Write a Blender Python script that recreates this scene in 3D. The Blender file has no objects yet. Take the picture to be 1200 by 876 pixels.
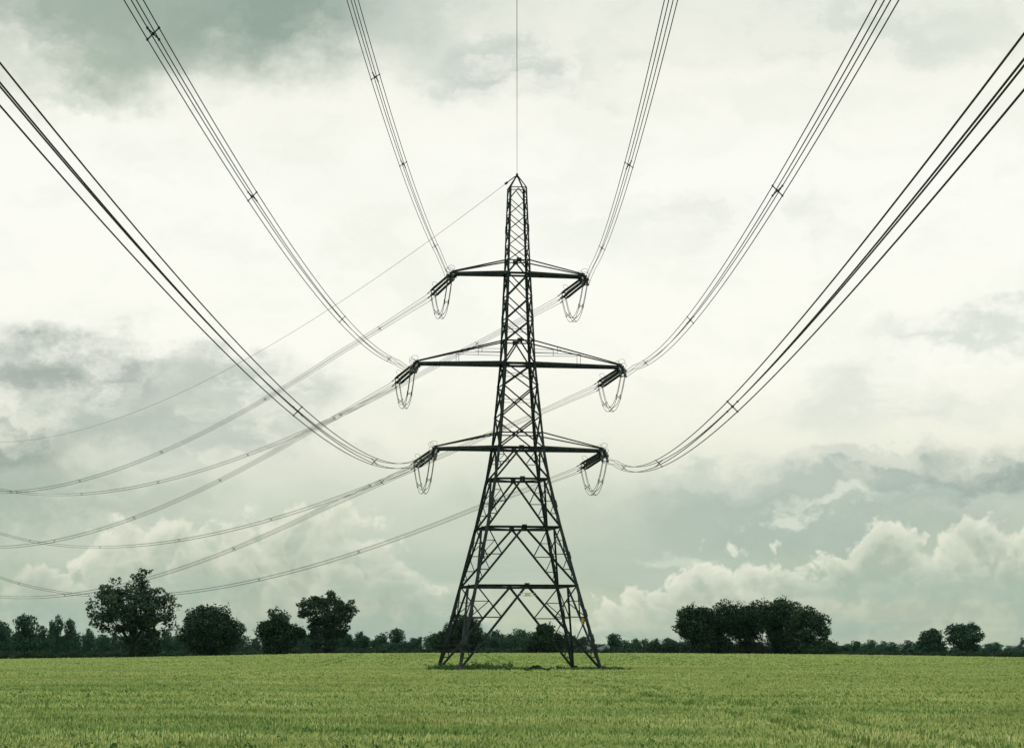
import bpy, math, random
import numpy as np
from mathutils import Vector, Matrix

# ------------------------------------------------------------------ camera, sky, sun, exposure
F_PX, CX, HORIZON, CAM_Z = 3200.0, 600.0, 763.1, 1.7      # focal length / horizon in photo pixels, eye height above the crop tops
scene = bpy.context.scene
cam_data = bpy.data.cameras.new('camera')
cam = bpy.data.objects.new('camera', cam_data)
scene.collection.objects.link(cam)
cam.location = (0, 0, CAM_Z)
cam.rotation_euler = (math.radians(90), 0, 0)
cam_data.sensor_width = 36.0
cam_data.lens = 36.0 * F_PX / 1200.0
cam_data.shift_y = (HORIZON - 438.0) / 1200.0
cam_data.clip_start = 0.5
cam_data.clip_end = 20000
scene.camera = cam

vs = scene.view_settings
vs.view_transform = 'Standard'; vs.look = 'None'; vs.gamma = 1; vs.use_curve_mapping = False
vs.exposure = 0.0
scene.cycles.max_bounces = 6
scene.cycles.volume_bounces = 0
scene.cycles.transparent_max_bounces = 8

SUN_EL, SUN_AZ = 48.0, 12.0        # high behind the thin bright cloud above the tower (azimuth from +Y towards +X)
sun_data = bpy.data.lights.new('sun', 'SUN')
sun_data.energy = 1.5
sun_data.angle = math.radians(14)
sun_data.color = (1.0, 0.96, 0.88)
sun = bpy.data.objects.new('sun', sun_data)
scene.collection.objects.link(sun)
sun.rotation_euler = (math.radians(90 - SUN_EL), 0, math.radians(180 - SUN_AZ))
sun.location = (0, 200, 300)


def srgb(r, g, b):
    def l(c):
        c /= 255.0
        return c / 12.92 if c <= 0.04045 else ((c + 0.055) / 1.055) ** 2.4
    return (l(r), l(g), l(b), 1.0)


class NT:
    """small helper to write node graphs as expressions"""
    def __init__(s, tree):
        s.t = tree; s.n = tree.nodes; s.l = tree.links

    def _in(s, sock, v):
        if v is None: return
        if isinstance(v, bpy.types.NodeSocket): s.l.new(v, sock)
        else: sock.default_value = v

    def m(s, op, a, b=None, c=None, clamp=False):
        n = s.n.new('ShaderNodeMath'); n.operation = op; n.use_clamp = clamp
        for i, v in enumerate((a, b, c)): s._in(n.inputs[i], v)
        return n.outputs[0]

    def vm(s, op, a, b=None):
        n = s.n.new('ShaderNodeVectorMath'); n.operation = op
        s._in(n.inputs[0], a); s._in(n.inputs[1], b)
        return n.outputs['Vector']

    def xyz(s, x, y, z=0.0):
        n = s.n.new('ShaderNodeCombineXYZ')
        for i, v in enumerate((x, y, z)): s._in(n.inputs[i], v)
        return n.outputs[0]

    def sep(s, v):
        n = s.n.new('ShaderNodeSeparateXYZ'); s._in(n.inputs[0], v)
        return n.outputs

    def step(s, v, a, b, lo=0.0, hi=1.0, kind='SMOOTHSTEP'):
        n = s.n.new('ShaderNodeMapRange'); n.interpolation_type = kind; n.clamp = True if kind == 'LINEAR' else n.clamp
        s._in(n.inputs[0], v)
        for i, w in zip((1, 2, 3, 4), (a, b, lo, hi)): s._in(n.inputs[i], w)
        return n.outputs[0]

    def mix(s, f, a, b, blend='MIX'):
        n = s.n.new('ShaderNodeMix'); n.data_type = 'RGBA'; n.blend_type = blend
        s._in(n.inputs[0], f); s._in(n.inputs[6], a); s._in(n.inputs[7], b)
        return n.outputs[2]

    def noise(s, vec, scale, detail=4.0, rough=0.5, dist=0.0, out='Fac', dim='3D'):
        n = s.n.new('ShaderNodeTexNoise'); n.noise_dimensions = dim
        s._in(n.inputs['Vector'], vec)
        n.inputs['Scale'].default_value = scale; n.inputs['Detail'].default_value = detail
        n.inputs['Roughness'].default_value = rough; n.inputs['Distortion'].default_value = dist
        return n.outputs[out]

    def voro(s, vec, scale, smooth=0.3, feature='F1'):
        n = s.n.new('ShaderNodeTexVoronoi'); n.feature = feature; n.voronoi_dimensions = '2D'
        s._in(n.inputs['Vector'], vec); n.inputs['Scale'].default_value = scale
        if feature == 'SMOOTH_F1': n.inputs['Smoothness'].default_value = smooth
        return n.outputs['Distance']

    def ramp(s, v, stops, interp='EASE'):
        n = s.n.new('ShaderNodeValToRGB'); s._in(n.inputs[0], v)
        cr = n.color_ramp; cr.interpolation = interp
        while len(cr.elements) < len(stops): cr.elements.new(0.5)
        for e, (p, c) in zip(cr.elements, stops): e.position = p; e.color = c
        return n.outputs[0]

    def curve(s, v, pts):
        n = s.n.new('ShaderNodeFloatCurve'); s._in(n.inputs['Value'], v); n.inputs['Factor'].default_value = 1.0
        c = n.mapping.curves[0]
        while len(c.points) < len(pts): c.points.new(0.5, 0.5)
        for p, (x, y) in zip(c.points, pts): p.location = (x, y)
        n.mapping.update()
        return n.outputs[0]


def build_world():
    world = bpy.data.worlds.new('World')
    scene.world = world
    world.use_nodes = True
    t = world.node_tree; t.nodes.clear()
    g = NT(t)
    co = t.nodes.new('ShaderNodeTexCoord').outputs['Generated']
    x, y, z = g.sep(co)
    az = g.m('ARCTAN2', x, y)                                 # 0 straight ahead, towards the pylon
    hyp = g.m('SQRT', g.m('ADD', g.m('MULTIPLY', x, x), g.m('MULTIPLY', y, y)))
    el = g.m('ARCTAN2', z, hyp)
    X0 = g.m('MULTIPLY', az, 32.0)                            # sky angles in units of 1.8 degrees
    Y0 = g.m('MULTIPLY', el, 32.0)
    P = g.xyz(X0, Y0, 0.0)
    N = lambda v, sc, de, ro, out='Fac': g.noise(v, sc, de, ro, 0.0, out, '2D')
    sub = lambda a, b: g.m('SUBTRACT', a, b)
    mul = lambda a, b: g.m('MULTIPLY', a, b)
    add = lambda a, b: g.m('ADD', a, b)
    # turbulence that frays every cloud edge
    w1 = N(g.vm('MULTIPLY', P, (0.5, 1.0, 1.0)), 0.6, 3, 0.55, 'Color')
    w2 = N(g.vm('MULTIPLY', P, (0.75, 1.0, 1.0)), 1.9, 8, 0.62, 'Color')
    w = g.vm('ADD', g.vm('MULTIPLY', g.vm('SUBTRACT', w1, (0.5, 0.5, 0.5)), (2.0, 0.9, 0)),
             g.vm('MULTIPLY', g.vm('SUBTRACT', w2, (0.5, 0.5, 0.5)), (1.15, 0.95, 0)))
    PW = g.vm('ADD', P, w)
    X, Y, _ = g.sep(PW)
    fine = N(g.vm('ADD', g.vm('MULTIPLY', P, (0.5, 1.0, 1.0)), g.vm('MULTIPLY', w, (0.5, 0.5, 0))), 1.2, 8, 0.6)
    broad = N(g.vm('MULTIPLY', PW, (0.35, 1.0, 1.0)), 0.5, 4, 0.5)

    def P2(px, py): return (px - 600) / 100.0, (763 - py) / 100.0

    Yn = g.m('DIVIDE', add(mul(Y, 0.35), mul(Y0, 0.65)), 8.0, clamp=True)
    col = g.ramp(Yn, [(0.0, srgb(199, 208, 180)), (0.05, srgb(192, 204, 179)), (0.12, srgb(182, 196, 177)),
                      (0.22, srgb(208, 215, 198)), (0.31, srgb(243, 243, 227)), (0.42, srgb(255, 254, 243)),
                      (0.68, srgb(255, 255, 246)), (0.84, srgb(249, 248, 236)), (1.0, srgb(229, 233, 220))], 'LINEAR')
    col = g.mix(g.step(broad, 0.5, 0.72, 0.0, 0.25), col, srgb(240, 240, 226))

    def blob(c, px, py, rx, ry, color, amt, inner=0.2, nlo=0.38, nhi=0.6):
        cx, cy = P2(px, py)
        dx = mul(sub(X, cx), 100.0 / rx); dy = mul(sub(Y, cy), 100.0 / ry)
        d = g.m('SQRT', add(mul(dx, dx), mul(dy, dy)))
        k = mul(g.step(d, 1.0, inner, 0.0, amt), g.step(fine, nlo, nhi, 0.25, 1.0))
        return g.mix(k, c, color)

    # dark teal shelf at the top left, faint shreds along the top
    col = blob(col, 190, -20, 520, 165, srgb(160, 176, 161), 1.0, 0.3, 0.1, 0.45)
    col = blob(col, 330, 20, 200, 60, srgb(146, 164, 149), 0.8, 0.1, 0.4, 0.55)
    col = blob(col, 120, 80, 150, 40, srgb(160, 178, 160), 0.8, 0.1, 0.35, 0.5)
    col = blob(col, 60, 110, 200, 50, srgb(196, 205, 190), 0.8, 0.2)
    col = blob(col, 80, 30, 120, 40, srgb(168, 181, 163), 0.6, 0.1)
    col = blob(col, 590, 90, 160, 65, srgb(205, 212, 202), 0.95, 0.1)
    col = blob(col, 500, 20, 150, 50, srgb(205, 213, 202), 0.7, 0.1)
    col = blob(col, 960, 50, 360, 60, srgb(222, 227, 216), 0.9, 0.2)
    col = blob(col, 1150, 390, 160, 25, srgb(224, 229, 219), 0.9, 0.1)
    col = blob(col, 1050, 470, 260, 60, srgb(226, 230, 219), 0.7, 0.1)
    col = blob(col, 860, 250, 260, 60, srgb(238, 240, 230), 0.8, 0.1)
    # grey rags at the left, middle height
    col = blob(col, 90, 440, 250, 62, srgb(170, 180, 170), 1.0, 0.25, 0.30, 0.6)
    col = blob(col, 160, 495, 260, 56, srgb(190, 199, 187), 1.0, 0.25, 0.32, 0.58)
    col = blob(col, -10, 540, 170, 75, srgb(156, 170, 159), 1.0, 0.3, 0.32, 0.56)
    col = blob(col, 300, 450, 150, 52, srgb(198, 205, 194), 1.0, 0.2, 0.34, 0.58)
    col = blob(col, 280, 535, 190, 55, srgb(196, 204, 193), 0.9, 0.2, 0.38, 0.56)
    col = blob(col, 40, 595, 250, 60, srgb(176, 190, 175), 1.0, 0.25, 0.30, 0.52)
    # teal veil behind the cumulus on the right and low left
    col = blob(col, 990, 600, 430, 70, srgb(174, 190, 178), 0.9, 0.2, 0.25, 0.55)
    col = blob(col, 1120, 572, 330, 34, srgb(158, 173, 165), 1.0, 0.3, 0.30, 0.55)
    col = blob(col, 900, 575, 200, 22, srgb(188, 200, 188), 0.9, 0.2, 0.36, 0.52)
    col = blob(col, 1000, 545, 240, 18, srgb(214, 219, 206), 0.9, 0.2, 0.3, 0.5)
    col = blob(col, 750, 645, 230, 80, srgb(184, 198, 184), 0.85, 0.2, 0.25, 0.55)
    col = blob(col, 820, 560, 120, 22, srgb(205, 213, 200), 0.9, 0.2, 0.3, 0.5)
    col = blob(col, 560, 650, 200, 70, srgb(205, 214, 197), 0.7, 0.2)
    col = blob(col, 955, 598, 70, 14, srgb(214, 222, 207), 1.0, 0.2, 0.1, 0.3)
    col = blob(col, 780, 642, 60, 18, srgb(208, 217, 201), 0.8, 0.3, 0.1, 0.3)

    # cumulus banks: cauliflower edges over a given skyline, bright rim, greyer flank, relief from the puffs themselves
    PB = g.vm('ADD', P, g.vm('MULTIPLY', w, (0.32, 0.3, 0)))

    def puff(Q):
        a = g.voro(Q, 1.7); b = g.voro(g.vm('ADD', Q, (3.1, 1.7, 0)), 4.2); c = g.voro(g.vm('ADD', Q, (7.3, 5.1, 0)), 9.5)
        return add(mul(sub(0.45, a), 0.55), add(mul(sub(0.45, b), 0.30), mul(sub(0.45, c), 0.15)))
    h0 = puff(PB)
    h1 = puff(g.vm('ADD', PB, (-0.06, 0.13, 0)))
    relief = sub(h0, h1)                                      # >0 where a puff faces up and left, towards the light
    v3 = N(P, 3.5, 7, 0.65)
    bil = add(mul(h0, 1.0), mul(sub(v3, 0.5), 0.5))
    Xn = g.m('ADD', g.m('DIVIDE', X0, 14.0), 0.5, clamp=True)

    def cumulus(c, pts, rim, flank, soft=0.06, fall=0.75, amt=1.0, rel=1.6):
        cur = mul(g.curve(Xn, [(((px - 600) / 100.0 + 7) / 14.0, (763 - py) / 400.0) for px, py in pts]), 4.0)
        depth = sub(add(cur, bil), Y0)                        # how far below the billowing top
        k = g.step(depth, 0.0, soft, 0.0, amt)
        lit = g.step(depth, 0.02, fall, 0.95, 0.12)
        lit = add(lit, mul(relief, rel)); lit = add(lit, mul(sub(v3, 0.5), 0.9))
        body = g.mix(g.m('MAXIMUM', g.m('MINIMUM', lit, 1.0), 0.0), flank, rim)
        k = mul(k, g.step(depth, 1.25, 0.5, 0.1, 1.0))
        return g.mix(k, c, body)

    col = cumulus(col, [(-100, 670), (40, 675), (120, 635), (190, 600), (250, 612), (310, 598), (370, 592), (430, 605), (480, 650), (540, 700), (700, 763), (1300, 763)],
                  srgb(232, 233, 215), srgb(180, 191, 173), 0.2, 0.75, 0.9)
    col = cumulus(col, [(-100, 763), (600, 763), (660, 735), (720, 712), (790, 672), (840, 654), (885, 646), (930, 660), (965, 656), (1000, 630), (1040, 608), (1100, 616), (1150, 610), (1200, 602), (1300, 600)],
                  srgb(236, 237, 219), srgb(180, 192, 175), 0.16, 0.55, 0.88)
    col = cumulus(col, [(-100, 660), (40, 668), (110, 676), (180, 664), (260, 655), (330, 668), (420, 670), (520, 700), (700, 740), (860, 715), (940, 700), (1000, 690), (1080, 668), (1150, 655), (1200, 655), (1300, 650)],
                  srgb(211, 216, 197), srgb(170, 184, 167), 0.2, 0.45, 0.8)
    # flat grey-green bars above the horizon
    bars = N(g.vm('ADD', g.vm('MULTIPLY', P, (0.13, 1.0, 1.0)), g.vm('MULTIPLY', w, (0.1, 0.16, 0))), 2.4, 6, 0.55)
    col = g.mix(mul(g.step(Y0, 1.5, 0.6), g.step(bars, 0.40, 0.66, 0.0, 0.75)), col, srgb(170, 190, 174))
    col = g.mix(mul(g.step(Y0, 0.8, 0.1), g.step(bars, 0.60, 0.34, 0.0, 0.6)), col, srgb(200, 207, 184))
    # fine wisps everywhere
    col = g.mix(g.step(fine, 0.42, 0.68, 0.0, 0.3), col, g.vm('MULTIPLY', col, (0.82, 0.87, 0.84)))
    # the overcast grows brighter towards the zenith, above the picture
    gain = add(1.0, mul(g.step(el, math.radians(15), math.radians(50), 0.0, 2.6), add(0.7, mul(g.m('COSINE', az), 0.3))))
    col = g.vm('MULTIPLY', col, g.xyz(gain, gain, gain))

    sky = t.nodes.new('ShaderNodeTexSky'); sky.sky_type = 'NISHITA'; sky.sun_disc = False
    sky.sun_elevation = math.radians(SUN_EL); sky.sun_rotation = math.radians(SUN_AZ)
    b1 = t.nodes.new('ShaderNodeBackground'); t.links.new(sky.outputs[0], b1.inputs[0]); b1.inputs[1].default_value = 0.08
    b2 = t.nodes.new('ShaderNodeBackground'); t.links.new(col, b2.inputs[0]); b2.inputs[1].default_value = 1.0
    mx = t.nodes.new('ShaderNodeMixShader'); mx.inputs[0].default_value = 0.96
    t.links.new(b1.outputs[0], mx.inputs[1]); t.links.new(b2.outputs[0], mx.inputs[2])
    out = t.nodes.new('ShaderNodeOutputWorld'); t.links.new(mx.outputs[0], out.inputs['Surface'])
    world.cycles.sampling_method = 'NONE'


build_world()

# ------------------------------------------------------------------ helpers
COL = scene.collection


def tag(o, label=None, category=None, group=None, kind=None):
    if label: o['label'] = label
    if category: o['category'] = category
    if group: o['group'] = group
    if kind: o['kind'] = kind
    return o


def empty(name, loc=(0, 0, 0), rz=0.0):
    o = bpy.data.objects.new(name, None); COL.objects.link(o)
    o.location = loc; o.rotation_euler = (0, 0, rz); o.empty_display_size = 0.5
    return o


def mesh_obj(name, V, Fs, mats, parent=None, mat_index=None, smooth=False):
    me = bpy.data.meshes.new(name)
    me.from_pydata([tuple(v) for v in V], [], [tuple(f) for f in Fs])
    for m in (mats if isinstance(mats, (list, tuple)) else [mats]): me.materials.append(m)
    if mat_index is not None: me.polygons.foreach_set('material_index', list(mat_index))
    if smooth: me.polygons.foreach_set('use_smooth', [True] * len(me.polygons))
    me.update()
    o = bpy.data.objects.new(name, me); COL.objects.link(o)
    if parent: o.parent = parent
    return o


class MB:
    """collects solid pieces for one mesh"""
    def __init__(s): s.v = []; s.f = []

    def add(s, vs, fs):
        o = len(s.v); s.v += [tuple(v) for v in vs]; s.f += [tuple(i + o for i in f) for f in fs]

    def frame(s, a, b, up=(0, 0, 1)):
        a, b = Vector(a), Vector(b); d = (b - a).normalized()
        u = Vector(up)
        if abs(d.dot(u)) > 0.97: u = Vector((0, 1, 0))
        x = d.cross(u).normalized(); y = x.cross(d).normalized()
        return a, b, d, x, y

    def bar(s, a, b, w, h=None, up=(0, 0, 1)):
        h = h or w
        a, b, d, x, y = s.frame(a, b, up)
        q = [x * (w / 2) * i + y * (h / 2) * j for i, j in ((-1, -1), (1, -1), (1, 1), (-1, 1))]
        s.add([a + k for k in q] + [b + k for k in q], [(0, 1, 2, 3), (7, 6, 5, 4), (0, 4, 5, 1), (1, 5, 6, 2), (2, 6, 7, 3), (3, 7, 4, 0)])

    def angle(s, a, b, w, up=(0, 0, 1), t=None):
        """steel angle section, an L of two thin flanges"""
        w *= 1.0; t = t or max(0.012, w * 0.12)
        a, b, d, x, y = s.frame(a, b, up)
        pts = [(0, 0), (w, 0), (w, t), (t, t), (t, w), (0, w)]
        q = [x * (i - w * 0.35) + y * (j - w * 0.35) for i, j in pts]
        s.add([a + k for k in q] + [b + k for k in q],
              [(0, 1, 2, 3), (0, 3, 4, 5), (9, 8, 7, 6), (11, 10, 9, 6)] + [(i, i + 6, (i + 1) % 6 + 6, (i + 1) % 6) for i in range(6)])

    def plate(s, c, n, w, h, t=0.03):
        """gusset plate centred at c facing n"""
        c = Vector(c); n = Vector(n).normalized()
        s.bar(c - n * t / 2, c + n * t / 2, w, h)

    def tube(s, pts, r, n=6, close=True):
        pts = [Vector(p) for p in pts]; base = len(s.v); m = len(pts)
        rr = r if isinstance(r, (list, tuple)) else [r] * m
        px = None
        for i, p in enumerate(pts):
            d = (pts[min(i + 1, m - 1)] - pts[max(i - 1, 0)]).normalized()
            if px is None:
                u = Vector((0, 0, 1)) if abs(d.z) < 0.9 else Vector((1, 0, 0)); px = d.cross(u).normalized()
            px = (px - d * px.dot(d)).normalized(); py = d.cross(px)
            for k in range(n):
                a = 2 * math.pi * k / n
                s.v.append(tuple(p + (px * math.cos(a) + py * math.sin(a)) * rr[i]))
        for i in range(m - 1):
            for k in range(n):
                a = base + i * n + k; b = base + i * n + (k + 1) % n
                s.f.append((a, b, b + n, a + n))
        if close:
            s.f.append(tuple(base + k for k in reversed(range(n)))); s.f.append(tuple(base + (m - 1) * n + k for k in range(n)))

    def build(s, name, mat, parent=None, smooth=False):
        return mesh_obj(name, s.v, s.f, mat, parent, smooth=smooth)


def material(name, fn):
    m = bpy.data.materials.new(name); m.use_nodes = True
    b = m.node_tree.nodes['Principled BSDF']
    fn(NT(m.node_tree), b)
    return m


def mat_simple(name, c1, c2, scale, rough=0.6, metal=0.0, detail=4, spec=0.5):
    def fn(g, b):
        co = g.n.new('ShaderNodeTexCoord').outputs['Object']
        k = g.step(g.noise(co, scale, detail, 0.6), 0.35, 0.65)
        g._in(b.inputs['Base Color'], g.mix(k, c1, c2))
        b.inputs['Roughness'].default_value = rough; b.inputs['Metallic'].default_value = metal
        b.inputs['Specular IOR Level'].default_value = spec
    return material(name, fn)


M_STEEL = mat_simple('weathered_steel', (0.014, 0.020, 0.021, 1), (0.026, 0.034, 0.036, 1), 1.3, 0.8, 0.0, 5, 0.1)
M_STEEL_D = mat_simple('dark_fittings', (0.010, 0.014, 0.014, 1), (0.016, 0.020, 0.020, 1), 3.0, 0.7, 0.0, 3, 0.15)
M_INSUL = mat_simple('glazed_insulator', (0.006, 0.009, 0.009, 1), (0.010, 0.016, 0.015, 1), 2.0, 0.5, 0.0, 2, 0.2)
M_WIRE = mat_simple('aged_conductor', (0.016, 0.020, 0.018, 1), (0.028, 0.032, 0.028, 1), 0.4, 0.7, 0.0, 2, 0.2)
M_JUMPER = mat_simple('jumper_aluminium', (0.06, 0.075, 0.06, 1), (0.10, 0.12, 0.095, 1), 0.8, 0.6, 0.0, 2, 0.3)
M_CONC = mat_simple('stained_concrete', (0.035, 0.045, 0.035, 1), (0.065, 0.075, 0.055, 1), 2.0, 0.9, 0.0, 5, 0.1)
M_YELLOW = mat_simple('yellow_sign', (0.55, 0.50, 0.03, 1), (0.45, 0.42, 0.04, 1), 6.0, 0.5)
M_PALE = mat_simple('pale_plate', (0.42, 0.44, 0.30, 1), (0.5, 0.52, 0.38, 1), 6.0, 0.6)
M_BARN_W = mat_simple('barn_wall', (0.03, 0.04, 0.045, 1), (0.045, 0.055, 0.06, 1), 0.6, 0.9)
M_BARN_R = mat_simple('barn_roof', (0.05, 0.065, 0.07, 1), (0.07, 0.085, 0.09, 1), 0.5, 0.95, 0.0, 4, 0.03)
M_BARK = mat_simple('bark', (0.008, 0.011, 0.009, 1), (0.016, 0.019, 0.015, 1), 3.0, 0.95, 0.0, 5, 0.03)


def mat_leaf(name, a, b_, c_):
    def fn(g, b):
        geo = g.n.new('ShaderNodeNewGeometry')
        co = g.n.new('ShaderNodeTexCoord').outputs['Object']
        k = g.step(g.noise(co, 0.45, 3, 0.6), 0.38, 0.62)
        base = g.mix(k, a, b_)
        base = g.mix(g.step(geo.outputs['Random Per Island'], 0.6, 1.0, 0.0, 0.85), base, c_)  # scattered paler leaves: the highlight of lit foliage put into the colour
        g._in(b.inputs['Base Color'], base)
        b.inputs['Roughness'].default_value = 0.65
        b.inputs['Specular IOR Level'].default_value = 0.04
    return material(name, fn)


M_LEAF = mat_leaf('oak_leaves', (0.010, 0.028, 0.014, 1), (0.020, 0.046, 0.021, 1), (0.055, 0.085, 0.045, 1))
M_LEAF_DARK = mat_leaf('dark_leaves', (0.007, 0.022, 0.011, 1), (0.015, 0.038, 0.017, 1), (0.04, 0.066, 0.032, 1))
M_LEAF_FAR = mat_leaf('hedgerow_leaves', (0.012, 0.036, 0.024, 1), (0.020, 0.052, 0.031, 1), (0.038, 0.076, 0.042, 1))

# ------------------------------------------------------------------ ground
S_PX = 3200.0 / 267.1
CREST = [(-900, 0.1), (-100, 0.10), (0, 0.17), (150, 0.51), (250, 0.86), (383, 1.29), (500, 1.37), (750, 1.37), (900, 1.2), (1000, 1.03), (1100, 0.77), (1200, 0.51), (1300, 0.4), (2100, 0.4)]
CROP_H = 0.6


def sm(t): t = min(1, max(0, t)); return t * t * (3 - 2 * t)


def crop_top(x, y):
    px = CX + F_PX * x / max(y, 250)
    e = float(np.interp(px, [c[0] for c in CREST], [c[1] for c in CREST]))
    up = sm((y - 290) / (550 - 290))
    down = 1 - sm((y - 566) / 90)
    return e * up * down


def ground_z(x, y): return crop_top(x, y) - CROP_H


def at(px, Y): return (px - CX) / F_PX * Y


ys = list(range(-600, 200, 100)) + list(range(200, 280, 20)) + list(range(280, 700, 10)) + [700, 750, 800, 900, 1000, 1300, 1700, 2400, 3500, 5000, 9000]
xs = [-9000, -5000, -3000, -1800, -1200, -900, -700, -500, -400] + list(range(-320, 321, 10)) + [400, 500, 700, 900, 1200, 1800, 3000, 5000, 9000]
V = [(x, y, ground_z(x, y)) for y in ys for x in xs]
nx = len(xs)
Fs = [(j * nx + i, j * nx + i + 1, (j + 1) * nx + i + 1, (j + 1) * nx + i) for j in range(len(ys) - 1) for i in range(nx - 1)]


def field_color(g, pos, heads):
    """crop colour over the field: drifts of ripening ears, greener later patches, and shaded gaps painted as dark streaks"""
    a = g.noise(g.vm('MULTIPLY', pos, (0.03, 0.14, 0)), 1.0, 5, 0.62)
    b2 = g.noise(g.vm('MULTIPLY', pos, (0.20, 1.1, 0)), 1.0, 4, 0.65)  # stretched crosswise; its dark end also paints shaded gaps into the crop colour
    c = g.noise(g.vm('MULTIPLY', pos, (3.0, 3.0, 0)), 1.0, 2, 0.5)
    k = g.m('ADD', g.m('MULTIPLY', a, 0.45), g.m('ADD', g.m('MULTIPLY', b2, 0.4), g.m('MULTIPLY', c, 0.15)))
    if heads: return g.ramp(k, [(0.36, (0.08, 0.18, 0.042, 1)), (0.43, (0.21, 0.31, 0.085, 1)), (0.53, (0.385, 0.44, 0.155, 1)), (0.64, (0.57, 0.54, 0.245, 1))], 'LINEAR')
    return g.ramp(k, [(0.36, (0.047, 0.128, 0.032, 1)), (0.48, (0.142, 0.235, 0.062, 1)), (0.62, (0.27, 0.32, 0.10, 1))], 'LINEAR')


def fn_soil(g, b):
    pos = g.n.new('ShaderNodeNewGeometry').outputs['Position']
    g._in(b.inputs['Base Color'], g.mix(0.35, field_color(g, pos, False), (0.03, 0.05, 0.02, 1)))
    b.inputs['Roughness'].default_value = 0.95; b.inputs['Specular IOR Level'].default_value = 0.05


def fn_heads(g, b):
    geo = g.n.new('ShaderNodeNewGeometry')
    c = field_color(g, geo.outputs['Position'], True)
    c = g.mix(g.step(geo.outputs['Random Per Island'], 0.45, 1.0, 0.0, 0.38), c, (0.54, 0.56, 0.26, 1))
    c = g.mix(g.step(geo.outputs['Random Per Island'], 0.4, 0.0, 0.0, 0.42), c, (0.07, 0.17, 0.04, 1))
    g._in(b.inputs['Base Color'], c)
    b.inputs['Roughness'].default_value = 0.8; b.inputs['Specular IOR Level'].default_value = 0.1


def fn_blades(g, b):
    geo = g.n.new('ShaderNodeNewGeometry')
    g._in(b.inputs['Base Color'], g.mix(g.step(geo.outputs['Random Per Island'], 0.0, 1.0, 0.0, 0.7), field_color(g, geo.outputs['Position'], False), (0.04, 0.115, 0.03, 1)))
    b.inputs['Roughness'].default_value = 0.75; b.inputs['Specular IOR Level'].default_value = 0.15


M_SOIL = material('field_soil', fn_soil); M_HEAD = material('wheat_ears', fn_heads); M_BLADE = material('wheat_blades', fn_blades)
tag(mesh_obj('ground', V, Fs, M_SOIL, smooth=True), kind='structure')


# ------------------------------------------------------------------ wheat
def crop_patch(name, size, n, bw, head_w, head_h, seed, h=CROP_H):
    rnd = random.Random(seed); V = []; Fc = []; MI = []
    for i in range(n):
        x = rnd.uniform(-size / 2, size / 2); y = rnd.uniform(-size / 2, size / 2)
        a = rnd.uniform(0, math.pi); hh = h * rnd.gauss(0.95, 0.075)
        lx, ly = rnd.gauss(0, 0.07) + 0.02, rnd.gauss(0, 0.07)
        ca, sa = math.cos(a) * bw / 2, math.sin(a) * bw / 2
        o = len(V)
        V += [(x - ca, y - sa, 0.05), (x + ca, y + sa, 0.05), (x + lx * .6 + ca * .6, y + ly * .6 + sa * .6, hh * .85), (x + lx * .6 - ca * .6, y + ly * .6 - sa * .6, hh * .85)]
        Fc.append((o, o + 1, o + 2, o + 3)); MI.append(1)
        if rnd.random() < 0.75:       # the ear
            cx, cy = x + lx * .6, y + ly * .6; z0 = hh * .85
            ca, sa = math.cos(a + 1) * head_w / 2, math.sin(a + 1) * head_w / 2
            nod = rnd.gauss(0.03, 0.03); o = len(V)
            V += [(cx, cy, z0 - 0.01), (cx - ca, cy - sa, z0 + head_h * .4), (cx + nod, cy, z0 + head_h), (cx + ca, cy + sa, z0 + head_h * .45)]
            Fc.append((o, o + 1, o + 2, o + 3)); MI.append(0)
        if rnd.random() < 0.6:        # a drooping flag leaf
            b2 = rnd.uniform(0, 6.28); o = len(V); zl = hh * rnd.uniform(.6, .85); L = bw * 7
            V += [(x, y, zl), (x + math.cos(b2) * L * .5 - sa, y + math.sin(b2) * L * .5 + ca, zl + .07), (x + math.cos(b2) * L, y + math.sin(b2) * L, zl - .02)]
            Fc.append((o, o + 1, o + 2)); MI.append(1)
    me = bpy.data.meshes.new(name); me.from_pydata(V, [], Fc)
    me.materials.append(M_HEAD); me.materials.append(M_BLADE); me.polygons.foreach_set('material_index', MI); me.update()
    return me


TX0_ = (607.4 - 600) / S_PX


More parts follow.
